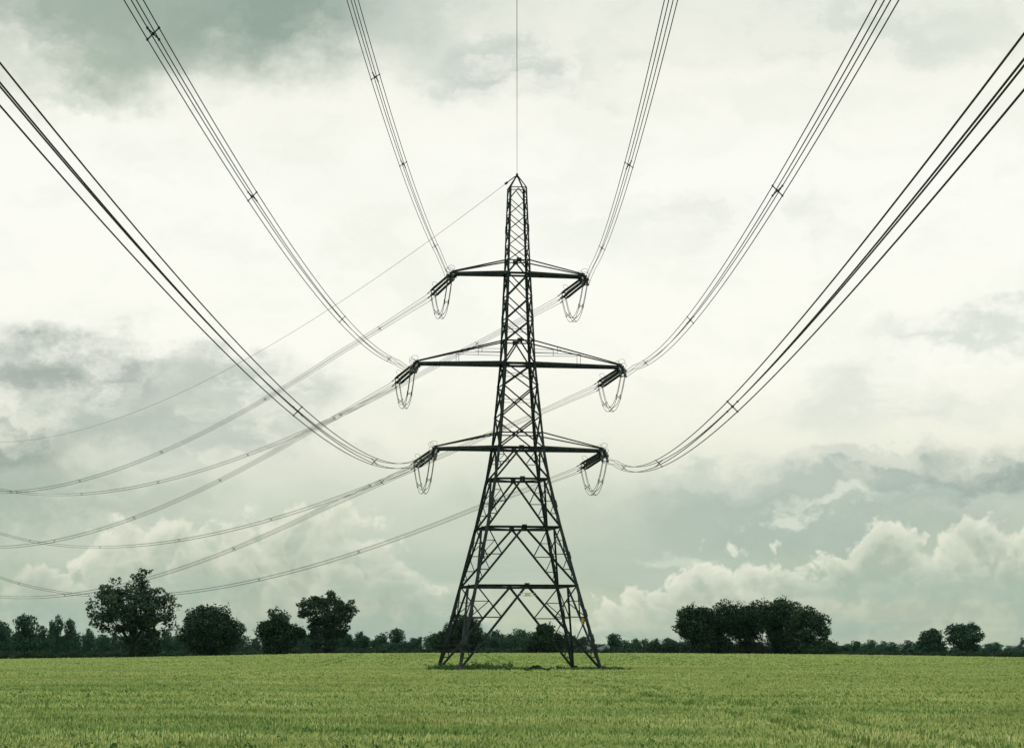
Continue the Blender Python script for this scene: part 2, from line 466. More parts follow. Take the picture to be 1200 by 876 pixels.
def bake_crop():
    """every patch is written into one sheet of standing wheat; near patches are dense with thin stalks, far ones coarser"""
    rnd = random.Random(7)
    VV, LV, LS, MI = [], [], [], []
    nv = 0
    specs = [(36, 84, 2.0, 620, 0.012, 0.018, 0.09), (84, 180, 3.5, 520, 0.024, 0.036, 0.11), (180, 330, 6.0, 460, 0.05, 0.08, 0.12), (330, 566, 9.0, 260, 0.15, 0.19, 0.15)]
    for (y0, y1, size, n, bw, hw, hh) in specs:
        protos = []
        for k in range(6):
            me = crop_patch('p', size * 1.12, n, bw, hw, hh, 11 * k + int(y0))
            v = np.empty(len(me.vertices) * 3, np.float32); me.vertices.foreach_get('co', v); v = v.reshape(-1, 3)
            lv = np.empty(len(me.loops), np.int32); me.loops.foreach_get('vertex_index', lv)
            lt = np.empty(len(me.polygons), np.int32); me.polygons.foreach_get('loop_total', lt)
            mi = np.empty(len(me.polygons), np.int32); me.polygons.foreach_get('material_index', mi)
            protos.append((v, lv, lt, mi)); bpy.data.meshes.remove(me)
        y = y0 + size / 2
        while y < y1 + size / 2 - 0.01:
            half = 0.205 * y + 7
            x = -half
            while x < half:
                v, lv, lt, mi = protos[rnd.randrange(6)]
                a = rnd.randrange(4) * math.pi / 2; ca, sa = math.cos(a), math.sin(a)
                X = v[:, 0] * ca - v[:, 1] * sa + x; Y = v[:, 0] * sa + v[:, 1] * ca + y
                gz = ground_z(x, y); gx = (ground_z(x + size / 2, y) - gz) / (size / 2); gy = (ground_z(x, y + size / 2) - gz) / (size / 2)
                wob = 1 + 0.10 * np.sin(Y * 1.15 + 1.3 * np.sin(X * 0.11) + 2 * np.sin(Y * 0.17)) * np.sin(X * 0.19 + 2.3 * np.sin(Y * 0.31)) + 0.06 * np.sin(Y * 0.47 + X * 0.05) + 0.05 * np.sin(X * 1.3 + Y * 2.1)
                px_t = X + 14.5 + 0.028 * Y                      # tractor tramlines run away from the viewer every 24 m
                q = np.abs(np.abs(((px_t + 12) % 24) - 12) - 0.95)
                wob = wob * np.where(q < 0.3, 0.62, 1.0)
                du = (X - TX0_) * 0.985 + (Y - 267.1) * 0.174; dn_ = -(X - TX0_) * 0.174 + (Y - 267.1) * 0.985
                wob = wob * np.where((np.abs(du) < 8.4) & (np.abs(dn_) < 8.6), 0.72, 1.0)   # thin growth between the pylon feet
                Z = v[:, 2] * wob + gz + gx * (X - x) + gy * (Y - y)
                VV.append(np.stack([X, Y, Z], 1)); LV.append(lv + nv); LS.append(lt); MI.append(mi); nv += len(v)
                x += size
            y += size
    VV = np.concatenate(VV).astype(np.float32); LV = np.concatenate(LV); LS = np.concatenate(LS); MI = np.concatenate(MI)
    me = bpy.data.meshes.new('wheat_crop')
    me.vertices.add(len(VV)); me.vertices.foreach_set('co', VV.ravel())
    me.loops.add(len(LV)); me.loops.foreach_set('vertex_index', LV.astype(np.int32))
    me.polygons.add(len(LS)); st = np.concatenate([[0], np.cumsum(LS)[:-1]]).astype(np.int32)
    me.polygons.foreach_set('loop_start', st); me.polygons.foreach_set('loop_total', LS.astype(np.int32))
    me.materials.append(M_HEAD); me.materials.append(M_BLADE); me.polygons.foreach_set('material_index', MI.astype(np.int32))
    me.update(calc_edges=True)
    o = bpy.data.objects.new('wheat_crop', me); COL.objects.link(o)
    tag(o, 'green wheat crop with ripening ears covering the whole field', 'wheat', kind='stuff')
    print('wheat faces', len(LS))


bake_crop()

# ------------------------------------------------------------------ pylon
PH = math.radians(10)
T_D = 267.1
TX0 = (607.4 - 600) / S_PX
U_ = Vector((math.cos(PH), math.sin(PH), 0)); N_ = Vector((-math.sin(PH), math.cos(PH), 0))   # along the arms / away through the tower


def lean(z): return -1.5 / S_PX * z / 48.3


def T(u, n, z): return Vector((TX0 + lean(z), T_D, z)) + U_ * u + N_ * n


HALF = [(-0.7, 7.0), (0, 6.83), (8.09, 4.91), (13.78, 3.57), (18.49, 2.62), (21.53, 2.17), (29.78, 1.45), (38.6, 1.075), (47.0, 0.78)]
def hw(z): return float(np.interp(z, [a for a, _ in HALF], [b for _, b in HALF]))
def corner(i, z):
    sx, sy = ((-1, -1), (1, -1), (1, 1), (-1, 1))[i]
    h = hw(z); return T(sx * h, sy * h, z)


tower_base = Vector((TX0, T_D, -CROP_H))
pylon = empty('pylon', tower_base)
tag(pylon, 'tall dark steel lattice pylon with three pairs of crossarms standing in the wheat field', 'pylon')


class PB_(MB):
    def build(s, name, mat, parent=pylon):
        s.v = [tuple(Vector(v) - tower_base) for v in s.v]
        return MB.build(s, name, mat, parent)


Z_RING1, Z_RING2, Z_RING3, Z_ARM_L, Z_ATT_L, Z_ARM_M, Z_ATT_M, Z_ARM_U, Z_ATT_U, Z_TOP, Z_APEX = 8.09, 13.78, 18.49, 21.53, 23.0, 29.78, 32.0, 38.6, 39.86, 47.0, 48.29
for i in range(4):
    b = PB_()
    zs = [-0.7, Z_RING1, Z_RING2, Z_RING3, Z_ARM_L, Z_ARM_M, Z_ARM_U, Z_TOP]
    wd = [0.32, 0.31, 0.29, 0.27, 0.24, 0.20, 0.155]
    cn = T(0, 0, 10)
    for k in range(7):
        b.angle(corner(i, zs[k]), corner(i, zs[k + 1]), wd[k], up=(cn - corner(i, 10)) * 1.0)
    b.bar(corner(i, -0.7), corner(i, -0.3), 0.7, 0.7)
    for z in (3.0, 5.4, 11.0, 16.0, 25.6, 34.2, 43.0):      # splice plates
        b.bar(corner(i, z - 0.35), corner(i, z + 0.35), hw(z) * 0.012 + 0.22)
    leg = b.build('leg', M_STEEL)
    b = PB_(); q0 = corner(i, -0.7); b.bar(q0, q0 + Vector((0, 0, .95)), .62, .62, up=tuple(N_)); b.bar(q0 + Vector((0, 0, .95)), q0 + Vector((0, 0, 1.03)), .5, .5, up=tuple(N_))
    b.build('footing', M_CONC, leg)


def lerp(a, b, t): return a + (b - a) * t


for fi in range(4):
    j = (fi + 1) % 4
    A = lambda z: corner(fi, z)
    B = lambda z: corner(j, z)
    mid = lambda z: (A(z) + B(z)) / 2
    fn = ((A(0) + B(0)) / 2 - T(0, 0, 0)); fn.z = 0; fn.normalize()
    b = PB_()
    # inverted V panels with redundant members
    def vpanel(z0, z1, w, ws, levels, first=None):
        m = mid(z1)
        for C in (A, B):
            b.angle(m, C(z0), w, up=fn)
            prev = None
            for q, t in enumerate(levels):
                z = z1 + (z0 - z1) * t
                pd = lerp(m, C(z0), t); pl = C(z)
                b.angle(pl, pd, ws, up=fn)
                top = C(z1) if q == 0 else C(z1 + (z0 - z1) * levels[q - 1])
                b.angle(top, pd, ws * (1.15 if q == 0 else 0.85), up=fn)
                if q == 0:
                    h = lerp(top, pd, 0.5); hl = C(z1 + (z0 - z1) * t * 0.5)
                    b.angle(hl, h, ws * 0.8, up=fn); b.angle(h, pl, ws * 0.8, up=fn)
        b.plate(m, fn, 0.5, 0.42)
    vpanel(0.0, Z_RING1, 0.21, 0.10, (0.38, 0.66, 0.86))
    vpanel(Z_RING1, Z_RING2, 0.19, 0.085, (0.47, 0.73, 0.88))
    vpanel(Z_RING2, Z_RING3, 0.18, 0.08, (0.47, 0.73, 0.88))
    vpanel(Z_RING3, Z_ARM_L, 0.17, 0.07, (0.46,))
    vpanel(Z_ARM_M, Z_ATT_M, 0.13, 0.05, ())
    vpanel(Z_ARM_U, Z_ATT_U, 0.12, 0.05, ())
    # crossed panels
    def xpanel(z0, z1, w, horiz=True):
        a0, a1, b0, b1 = A(z0), A(z1), B(z0), B(z1)
        b.angle(a0 + fn * 0.03, b1 + fn * 0.03, w, up=fn); b.angle(b0 - fn * 0.03, a1 - fn * 0.03, w, up=fn)
        wa = (a1 - b1).length; wb = (a0 - b0).length; t = wb / (wa + wb)
        c = lerp(a0, b1, t)
        b.plate(c, fn, w * 1.8, w * 1.8)
        for C in (a0, b0, a1, b1): b.plate(C, fn, w * 1.9, w * 2.6)
        if horiz: b.angle(A(c.z), B(c.z), 0.04, up=fn)
    for z0, z1, w, hz in ((Z_ARM_L, 24.6, 0.14, False), (24.6, 27.6, 0.14, True), (27.6, Z_ARM_M, 0.13, True),
                          (Z_ATT_M, 34.1, 0.12, True), (34.1, 36.3, 0.115, False), (36.3, Z_ARM_U, 0.11, False),
                          (Z_ATT_U, 41.35, 0.085, False), (41.35, 42.85, 0.08, False), (42.85, 44.35, 0.08, False), (44.35, 45.85, 0.075, False)):
        xpanel(z0, z1, w, hz)
    b.angle(mid(Z_TOP - .1), A(45.85), 0.075, up=fn); b.angle(mid(Z_TOP - .1), B(45.85), 0.075, up=fn)
    b.build('face_bracing', M_STEEL)
    # horizontal members of this face
    for z, w in ((Z_RING1, 0.22), (Z_RING2, 0.22), (Z_RING3, 0.2), (Z_ARM_L, 0.26), (Z_ATT_L, 0.12), (Z_ARM_M, 0.24), (Z_ATT_M, 0.13), (Z_ARM_U, 0.2), (Z_ATT_U, 0.11), (Z_TOP, 0.08)):
        b = PB_(); b.angle(A(z), B(z), w, up=fn)
        if w > .19: b.bar(A(z), lerp(A(z), B(z), .12), w * 1.2, 0.05); b.bar(B(z), lerp(B(z), A(z), .12), w * 1.2, 0.05)
        b.build('horizontal_beam', M_STEEL)

for z, w in ((Z_RING1, 0.1), (Z_RING2, 0.1), (Z_RING3, 0.09), (Z_ARM_L, 0.08), (Z_ARM_M, 0.07)):
    mids = [(corner(i, z) + corner((i + 1) % 4, z)) / 2 for i in range(4)]
    b = PB_()
    for i in range(4): b.angle(mids[i], mids[(i + 1) % 4], w)
    b.build('plan_bracing', M_STEEL)

b = PB_()      # top cap holding the earth wire
for i in range(4): b.angle(corner(i, Z_TOP), T(0, 0, Z_APEX), 0.11)
b.bar(T(0, 0, Z_APEX - .25), T(0, 0, Z_APEX + .12), 0.22, 0.3)
b.build('peak', M_STEEL)

ARM = {('upper', -1): 6.5, ('upper', 1): 6.7, ('middle', -1): 10.1, ('middle', 1): 10.4, ('lower', -1): 8.25, ('lower', 1): 8.6}
ARM_Z = {'upper': (Z_ARM_U, Z_ATT_U, 38.45), 'middle': (Z_ARM_M, Z_ATT_M, 29.65), 'lower': (Z_ARM_L, Z_ATT_L, 21.4)}
for (lv, sd), L in ARM.items():
    zc, za, zt = ARM_Z[lv]
    b = PB_(); hb, ha = hw(zc), hw(za)
    tipc = lambda n: T(sd * L, n * 0.28, zt)
    for n in (-1, 1):
        lo = T(sd * hb, n * hb, zc); hi = T(sd * ha, n * ha, za)
        b.angle(lo, tipc(n), 0.26, up=(0, 0, 1)); b.bar(lo - Vector((0, 0, .05)), tipc(n) - Vector((0, 0, .05)), 0.12, 0.2)
        b.angle(hi, tipc(n) + Vector((0, 0, .22)), 0.125)
        k = 4 if lv != 'upper' else 3
    for q in range(8):                                          # zigzag plan bracing between the two chords
        t0, t1 = q / 8, (q + 1) / 8
        s0 = -1 if q % 2 else 1
        b.angle(lerp(T(sd * hb, s0 * hb, zc), tipc(s0), t0), lerp(T(sd * hb, -s0 * hb, zc), tipc(-s0), t1), 0.09)
    # tip head: heavy end plates
    b.bar(T(sd * (L - .75), 0, zt), T(sd * (L + .18), 0, zt), 0.62, 0.34)
    b.bar(T(sd * (L - .35), 0, zt - .34), T(sd * (L - .35), 0, zt + .2), 0.3, 0.5)
    arm = b.build('crossarm', M_STEEL)
    if lv == 'middle':
        h = PB_()
        for n in (-1, 1):
            for zz, umax in ((0.62, 0.46), (0.98, 0.26)):
                if zz == 0.98: continue
            ue = lerp(hb, L, 0.52)
            h.bar(T(sd * hb, n * hb, zc + .98), T(sd * ue, n * lerp(hb, .28, .52), zc + .98), 0.045)
            h.bar(T(sd * ue, n * lerp(hb, .28, .52), zc), T(sd * ue, n * lerp(hb, .28, .52), zc + 1.0), 0.045)
            um = lerp(hb, L, 0.26)
            h.bar(T(sd * um, n * lerp(hb, .28, .26), zc + .98), T(sd * um, n * lerp(hb, .28, .26), zc + 1.6), 0.045)
            h.bar(T(sd * hb, n * hb, zc + 1.35), T(sd * lerp(hb, L, .3), n * lerp(hb, .28, .3), zc + 1.35), 0.04)
        ho = h.build('handrail', M_STEEL); ho.parent = arm

for i in range(4):   # anti-climbing guards: brackets leaning out from each leg strung with barbed wire
    b = PB_(); z = 2.05
    c = corner(i, z)
    out = (c - T(0, 0, z)); out.z = 0; out.normalize(); sdv = Vector((-out.y, out.x, 0))
    ends = []
    for a in range(8):
        d = Vector((math.cos(a * math.pi / 4 + PH), math.sin(a * math.pi / 4 + PH), 0))
        e = c + d * 1.0 + Vector((0, 0, 0.35)); ends.append((c + d * .12, e))
        b.bar(c + d * .12, e, 0.06)
    for t in (0.3, 0.55, 0.8, 1.0):
        for a in range(8):
            b.bar(lerp(*ends[a], t), lerp(*ends[(a + 1) % 8], t), 0.035)
    b.bar(c - Vector((0, 0, .25)), c + Vector((0, 0, .25)), 0.4, 0.4)
    b.build('climbing_guard', M_STEEL)

# secondary struts at the feet (seen against the wheat)
b = PB_()
zp = 5.0
pA = lerp(corner(1, zp), corner(2, zp), 0.03)
b.bar(pA + Vector((-0.25, -.25, .0)), pA + Vector((-0.25, -.25, -.62)), 0.30, 0.03)
tag(b.build('danger_sign', M_YELLOW), 'small yellow sign on the right leg')
b = PB_()
zq = Z_RING1 - 0.95
m = (corner(0, Z_RING1) + corner(1, Z_RING1)) / 2
a0 = lerp(m, corner(0, 0), .125); a1 = lerp(m, corner(1, 0), .125)
b.bar(a0, a1, 0.05); b.bar(a0 + Vector((0, 0, .22)), a1 + Vector((0, 0, .22)), 0.05)
mm = (a0 + a1) / 2 + Vector((0, -.05, .1))
b.bar(mm - U_ * .28, mm + U_ * .28, 0.05, 0.36)
tag(b.build('number_plate', M_PALE), 'pale plate on crossbars below the lowest ring')

# ------------------------------------------------------------------ line hardware
WIRES = {   # (arm, side, outgoing): slope, curvature, length, spacer positions in metres along the line
    ('U', -1, False): (-0.1018, 0.000318, 372, (44.7, 99.0, 128.4, 185, 240, 300)),
    ('U', 1, False): (-0.1255, 0.000287, 372, (15.0, 68.6, 124.7, 185, 240, 300)),
    ('M', -1, False): (-0.1140, 0.000345, 372, (48.2, 101.4, 153.8, 182.9, 245, 300)),
    ('M', 1, False): (-0.1129, 0.000265, 372, (57.6, 117.9, 171.8, 222, 290)),
    ('L', -1, False): (-0.1145, 0.000327, 372, (43.0, 100.1, 154.0, 262, 320)),
    ('L', 1, False): (-0.1102, 0.000264, 372, (59.5, 117.9, 173.5, 262, 320)),
    ('U', -1, True): (-0.1262, 0.000383, 345, (22.0, 65.0, 115.6, 167.4, 222.4, 285)),
    ('U', 1, True): (-0.1190, 0.000348, 345, (30.0, 78.5, 120.9, 172.3, 227.7, 285.8)),
    ('M', -1, True): (-0.1252, 0.000362, 345, (26.0, 71.8, 116.3, 168.8, 225, 290)),
    ('M', 1, True): (-0.1176, 0.000332, 345, (32.0, 78.5, 122.6, 174.1, 230.1, 292.1)),
    ('L', -1, True): (-0.1242, 0.000352, 345, (16.0, 72.5, 120.0, 170.2, 228, 290)),
    ('L', 1, True): (-0.1198, 0.000336, 345, (30.0, 77.4, 122.3, 175.0, 230.8, 294.6)),
    ('E', 0, True): (-0.1199, 0.000350, 342, ()),
    ('E', 0, False): (-0.1120, 0.000300, 372, ()),
}
AZ = {False: math.radians(180 + 0.447), True: math.radians(-21.333)}
LV = {'U': 'upper', 'M': 'middle', 'L': 'lower'}
LVN = {'U': 'top', 'M': 'middle', 'L': 'bottom'}
SDN = {-1: 'left', 1: 'right'}


def tip_of(k, sd):
    if k == 'E': return T(0, 0, Z_APEX)
    return T(sd * ARM[(LV[k], sd)], 0, ARM_Z[LV[k]][2])


def line_pt(k, sd, out, t, az=None):
    b_, c_ = WIRES[(k, sd, out)][:2]
    T0 = tip_of(k, sd); a = AZ[out] if az is None else az
    droop = 0.0 if k == 'E' else -0.62 * min(t / 6.5, max(0.0, (36 - t) / 29.5))   # the heavy strings pull the first metres down
    return T0 + Vector((math.sin(a) * t, math.cos(a) * t, b_ * t + c_ * t * t + droop))


def lathe_string(mb, a, b, r=0.125, r0=0.06, n=10, sheds=28):
    a, b = Vector(a), Vector(b); pts, rr = [], []
    for i in range(sheds):
        for dt, q in ((0.0, r0), (0.25, r), (0.45, r), (0.9, r0)):
            pts.append(lerp(a, b, (i + dt) / sheds)); rr.append(q)
    pts.append(b); rr.append(r0)
    mb.tube(pts, rr, n)


def spacer_mesh(mb, p, d, half, thick, axes):
    lat, up = axes
    for s in (-1, 1):
        mb.bar(p + (lat * s + up) * half, p - (lat * s + up) * half, thick, thick, up=d)
    mb.bar(p - d * .04, p + d * .04, thick * 2.6, thick * 2.6)
    for i in (-1, 1):
        for j in (-1, 1):
            q = p + lat * i * half + up * j * half
            mb.bar(q - d * .07, q + d * .07, thick * 1.7, thick * 1.7)


def offs(d):
    lat = d.cross(Vector((0, 0, 1))).normalized(); up = lat.cross(d).normalized()
    return lat, up


BH = 0.175
for (k, sd, out), (b_, c_, Lw, sps) in WIRES.items():
    a = AZ[out]; where = 'running off left' if out else 'passing overhead'
    if k == 'E':
        az = math.radians(-21.333) if out else math.pi + 0.0019
        root = empty('earth_wire', T(0, 0, Z_APEX))
        tag(root, 'single thin earth wire from the pylon peak ' + ('sloping away down to the left' if out else 'rising straight up the picture'), 'earth wire', 'earth wires from the pylon peak')
        pts = [line_pt(k, sd, out, t, az) - root.location for t in np.linspace(0, Lw, 90)]
        mb = MB(); mb.tube(pts, 0.018, 6); mb.build('wire', M_WIRE, root, True)
        mb = MB(); mb.bar(line_pt(k, sd, out, 0.6, az) - root.location, line_pt(k, sd, out, 1.1 if not out else 3.0, az) - root.location, 0.07)
        if out: mb.bar(line_pt(k, sd, out, 2.6, az) - root.location, line_pt(k, sd, out, 3.2, az) - root.location, 0.16)
        mb.build('clamp', M_STEEL_D, root)
        continue
    P = lambda t: line_pt(k, sd, out, t)
    # --- insulator set
    d0 = (P(6.0) - P(0.3)).normalized(); lat, up = offs(d0)
    org = tip_of(k, sd)
    ins = empty('insulator_set', org)
    tag(ins, f'ribbed insulators at the {SDN[sd]} tip of the {LVN[k]} crossarm, ' + ('slanting down left' if out else 'seen end on'), 'insulator', 'insulator sets at the crossarm tips')
    dn = Vector((0, 0, -0.25))
    s0 = lambda i, j: P(0.55) + dn + lat * i * .23 + up * j * .2
    s1 = lambda i, j: P(4.9) + dn * .3 + lat * i * .25 + up * j * .25
    for i in (-1, 1):
        for j in (-1, 1):
            mb = MB(); lathe_string(mb, s0(i, j) - org, s1(i, j) - org); mb.build('insulator_string', M_INSUL, ins, True)
    mb = MB(); c0 = P(.42) + dn - org
    mb.bar(c0 - lat * .34, c0 + lat * .34, .5, .06, up=d0); mb.bar(-dn * 0, c0, .12)
    mb.build('yoke_plate', M_STEEL_D, ins)
    mb = MB(); c1 = P(5.1) + dn * .3 - org
    for j in (-1, 1): mb.bar(c1 - lat * .36 + up * .25 * j, c1 + lat * .36 + up * .25 * j, .07, .1)
    for i in (-1, 1): mb.bar(c1 - up * .33 + lat * .25 * i, c1 + up * .33 + lat * .25 * i, .07, .1)
    mb.build('yoke_plate', M_STEEL_D, ins)
    for tt, sz in ((.75, .24), (4.7, .24)):
        mb = MB(); c = P(tt) + up * .42 - org
        ring = [c + lat * .30 * math.cos(q) * 1.1 + d0 * .12 * math.cos(q) + up * sz * (1 + math.sin(q)) for q in np.linspace(-.5 * math.pi, 1.5 * math.pi, 15)]
        mb.tube(ring, .016, 5); mb.build('arcing_horn', M_STEEL_D, ins)
    # --- conductor bundle
    bun = empty('conductor_bundle', P(5.3))
    o = bun.location.copy()
    tag(bun, f'four dark conductors from the {SDN[sd]} tip of the {LVN[k]} crossarm {where}', 'power line', 'conductor bundles strung from the pylon')
    tend = Lw
    ts = np.concatenate([np.linspace(5.3, 20, 10), np.linspace(24, tend, 90)])
    rot = math.radians(13) if (k == 'U' and not out) else 0.0
    def offr(d):
        la, u2 = offs(d)
        return la * math.cos(rot) - u2 * sd * math.sin(rot), u2 * math.cos(rot) + la * sd * math.sin(rot)
    def half(t): return BH + (0.25 - BH) * max(0, 1 - (t - 5.3) / 16.0)
    for i in (-1, 1):
        for j in (-1, 1):
            pts = []
            for t in ts:
                d = (P(t + .5) - P(t - .5)).normalized(); la, u2 = offr(d)
                pts.append(P(t) + dn * .3 * max(0, 1 - (t - 5.3) / 8) + la * i * half(t) + u2 * j * half(t) - o)
            mb = MB(); mb.tube(pts, 0.0195, 6)
            dd = (pts[1] - pts[0]).normalized()
            mb.bar(pts[0] - dd * .2, pts[0] + dd * .25, .08)
            mb.bar(pts[0] + dd * (.75 + .3 * i), pts[0] + dd * (1.25 + .3 * i), .075)
            mb.build('conductor', M_WIRE, bun, True)
    for t in sps:
        d = (P(t + .5) - P(t - .5)).normalized()
        mb = MB(); spacer_mesh(mb, P(t) - o, d, half(t), .036, offr(d)); mb.build('spacer', M_STEEL_D, bun)

for k in 'UML':
    for sd in (-1, 1):
        a = line_pt(k, sd, True, 5.4); b2 = line_pt(k, sd, False, 5.4)
        org = tip_of(k, sd) + Vector((0, 0, -1.0))
        root = empty('jumper_loop', org)
        tag(root, f'slack loop of jumper cables hanging below the {SDN[sd]} tip of the {LVN[k]} crossarm', 'jumper cable', 'jumper loops under the crossarm tips')
        ld = Vector((0, 0, 1)).cross((b2 - a).normalized()).normalized()
        def J(t, i, j):
            p = lerp(a, b2, t) + Vector((0, 0, -3.0 * (1 - abs(2 * t - 1) ** 2.3)))
            tq = (1 - abs(2 * t - 1) ** 2.3)
            return p + ld * i * .2 + Vector((0, 0, -.2 * j * tq)) + (b2 - a).normalized() * (-.2 * j * (1 - tq) * (1 if t < .5 else -1)) - org
        for i in (-1, 1):
            for j in (-1, 1):
                mb = MB(); mb.tube([J(t, i, j) for t in np.linspace(0, 1, 41)], .027, 6); mb.build('cable', M_JUMPER, root, True)
        for t in (.22, .5, .8):
            mb = MB()
            mb.bar(J(t, -1, -1), J(t, 1, 1), .04); mb.bar(J(t, -1, 1), J(t, 1, -1), .04)
            for i in (-1, 1):
                for j in (-1, 1): mb.bar(J(t - .012, i, j), J(t + .012, i, j), .07)
            mb.build('spacer', M_STEEL_D, root)


# ------------------------------------------------------------------ trees
def leaf_cloud(rs, centers, radii, counts, size, squash=0.8):
    """many leaf-spray faces in clumps; arrays of quads"""
    Cs = np.repeat(centers, counts, axis=0); R = np.repeat(radii, counts)
    n = len(Cs)
    d = rs.normal(size=(n, 3)); d /= np.linalg.norm(d, axis=1)[:, None]
    r = R * rs.uniform(0.25, 1.0, n) ** 0.45
    P = Cs + d * r[:, None] * np.array([1, 1, squash])
    a = rs.normal(size=(n, 3)); a /= np.linalg.norm(a, axis=1)[:, None]
    b = np.cross(a, rs.normal(size=(n, 3))); b /= np.linalg.norm(b, axis=1)[:, None]
    s = (size * rs.uniform(0.55, 1.35, n))[:, None]
    q = np.stack([P - a * s * .55, P + b * s * .33, P + a * s * .55, P - b * s * .33], 1)
    return q.reshape(-1, 3)


def crown_mesh(name, quads, mat):
    n = len(quads) // 4
    me = bpy.data.meshes.new(name)
    me.vertices.add(n * 4); me.vertices.foreach_set('co', quads.astype(np.float32).ravel())
    me.loops.add(n * 4); me.loops.foreach_set('vertex_index', np.arange(n * 4, dtype=np.int32))
    me.polygons.add(n); me.polygons.foreach_set('loop_start', np.arange(0, n * 4, 4, dtype=np.int32)); me.polygons.foreach_set('loop_total', np.full(n, 4, np.int32))
    me.materials.append(mat); me.update(calc_edges=True)
    return me


def tree_meshes(seed, H, W, lobes, n_clump=60, clump_r=(0.09, 0.16), leaves=120, leaf=0.34, mat=None, trunk_r=0.35, bare=0.15, skirt=0, squash=0.8, depth=None):
    """lobes: (x, z, rx, rz) as fractions of W (x, rx) and H (z, rz)"""
    rs = np.random.RandomState(seed); rnd = random.Random(seed)
    depth = depth or 0.9
    area = np.array([l[2] * l[3] for l in lobes]); pr = area / area.sum()
    cen, rad = [], []
    for q in range(n_clump):
        l = lobes[rs.choice(len(lobes), p=pr)]
        d = rs.normal(size=3); d /= np.linalg.norm(d); r = rs.uniform(0.25, 1.0) ** 0.5
        cr = rs.uniform(*clump_r) * W
        rx, ry, rz = max(.05, l[2] * W - cr * .8), max(.05, l[2] * W * depth - cr * .8), max(.05, l[3] * H - cr * .7)
        cen.append((l[0] * W + d[0] * r * rx, d[1] * r * ry, max(cr * .5, l[1] * H + d[2] * r * rz))); rad.append(cr)
    cen = np.array(cen); rad = np.array(rad)
    cnt = np.maximum(8, (leaves * (rad / rad.mean()) ** 2 * rs.uniform(.6, 1.3, len(rad)))).astype(int)
    quads = [leaf_cloud(rs, cen, rad, cnt, leaf, squash)]
    # twigs reaching past the outline so that it is never smooth
    m = n_clump * 3
    idx = rs.randint(0, len(cen), m); dd = rs.normal(size=(m, 3)); dd[:, 2] = np.abs(dd[:, 2]) * .8; dd /= np.linalg.norm(dd, axis=1)[:, None]
    quads.append(leaf_cloud(rs, cen[idx] + dd * rad[idx][:, None] * 1.08, rad[idx] * .28, np.full(m, 5), leaf * .85))
    Q = np.concatenate(quads)
    xl, xh = np.percentile(Q[:, 0], (.6, 99.4)); zh = np.percentile(Q[:, 2], 99.7)
    kx, kz = W / (xh - xl), H / zh; ox = (xl + xh) / 2
    Q[:, 0] = (Q[:, 0] - ox) * kx; Q[:, 1] *= kx; Q[:, 2] *= kz
    cen = np.stack([(cen[:, 0] - ox) * kx, cen[:, 1] * kx, cen[:, 2] * kz], 1)
    crown = crown_mesh('crown', Q, mat)
    mb = MB()
    top = Vector((lobes[0][0] * W * .5, 0, H * .62))
    pts = [Vector((0, 0, -.3)), Vector((rnd.uniform(-.15, .15), 0, H * .12)), lerp(Vector((0, 0, 0)), top, .45) + Vector((rnd.uniform(-.3, .3), .1, 0)), top, Vector((top.x * 1.1, 0, H * .8))]
    mb.tube(pts, [trunk_r * 1.35, trunk_r, trunk_r * .75, trunk_r * .4, .05], 8)
    order = rs.permutation(len(cen))[:min(22, len(cen))]
    for q in order:
        c = Vector(cen[q]); t = min(.85, max(.22, c.z / H * .6 + rnd.uniform(-.08, .05)))
        st = Vector((lerp(0, top.x, t), 0, H * .62 * t / .62 * .62)) if False else lerp(pts[1], top, max(0, t - .15))
        md = lerp(st, c, .5) + Vector((rnd.uniform(-.4, .4), rnd.uniform(-.4, .4), rnd.uniform(.1, .7)))
        mb.tube([st, md, c], [trunk_r * .3, trunk_r * .17, .03], 5)
    me = bpy.data.meshes.new('trunk'); me.from_pydata(mb.v, [], mb.f); me.materials.append(M_BARK); me.update()
    return crown, me


def place_tree(name, meshes, x, y, z, label, category='tree', group=None, s=(1, 1, 1), rz=0.0):
    root = empty(name, (x, y, z), rz); root.scale = s
    for nm, me in zip(('crown', 'trunk'), meshes):
        if me is None: continue
        o = bpy.data.objects.new(nm, me); COL.objects.link(o); o.parent = root
    tag(root, label, category, group)
    return root


def px_tree(px, top_y, Y, base_z):
    """height of something at distance Y whose top shows at photo row top_y"""
    return CAM_Z + (HORIZON - top_y) * Y / F_PX - base_z


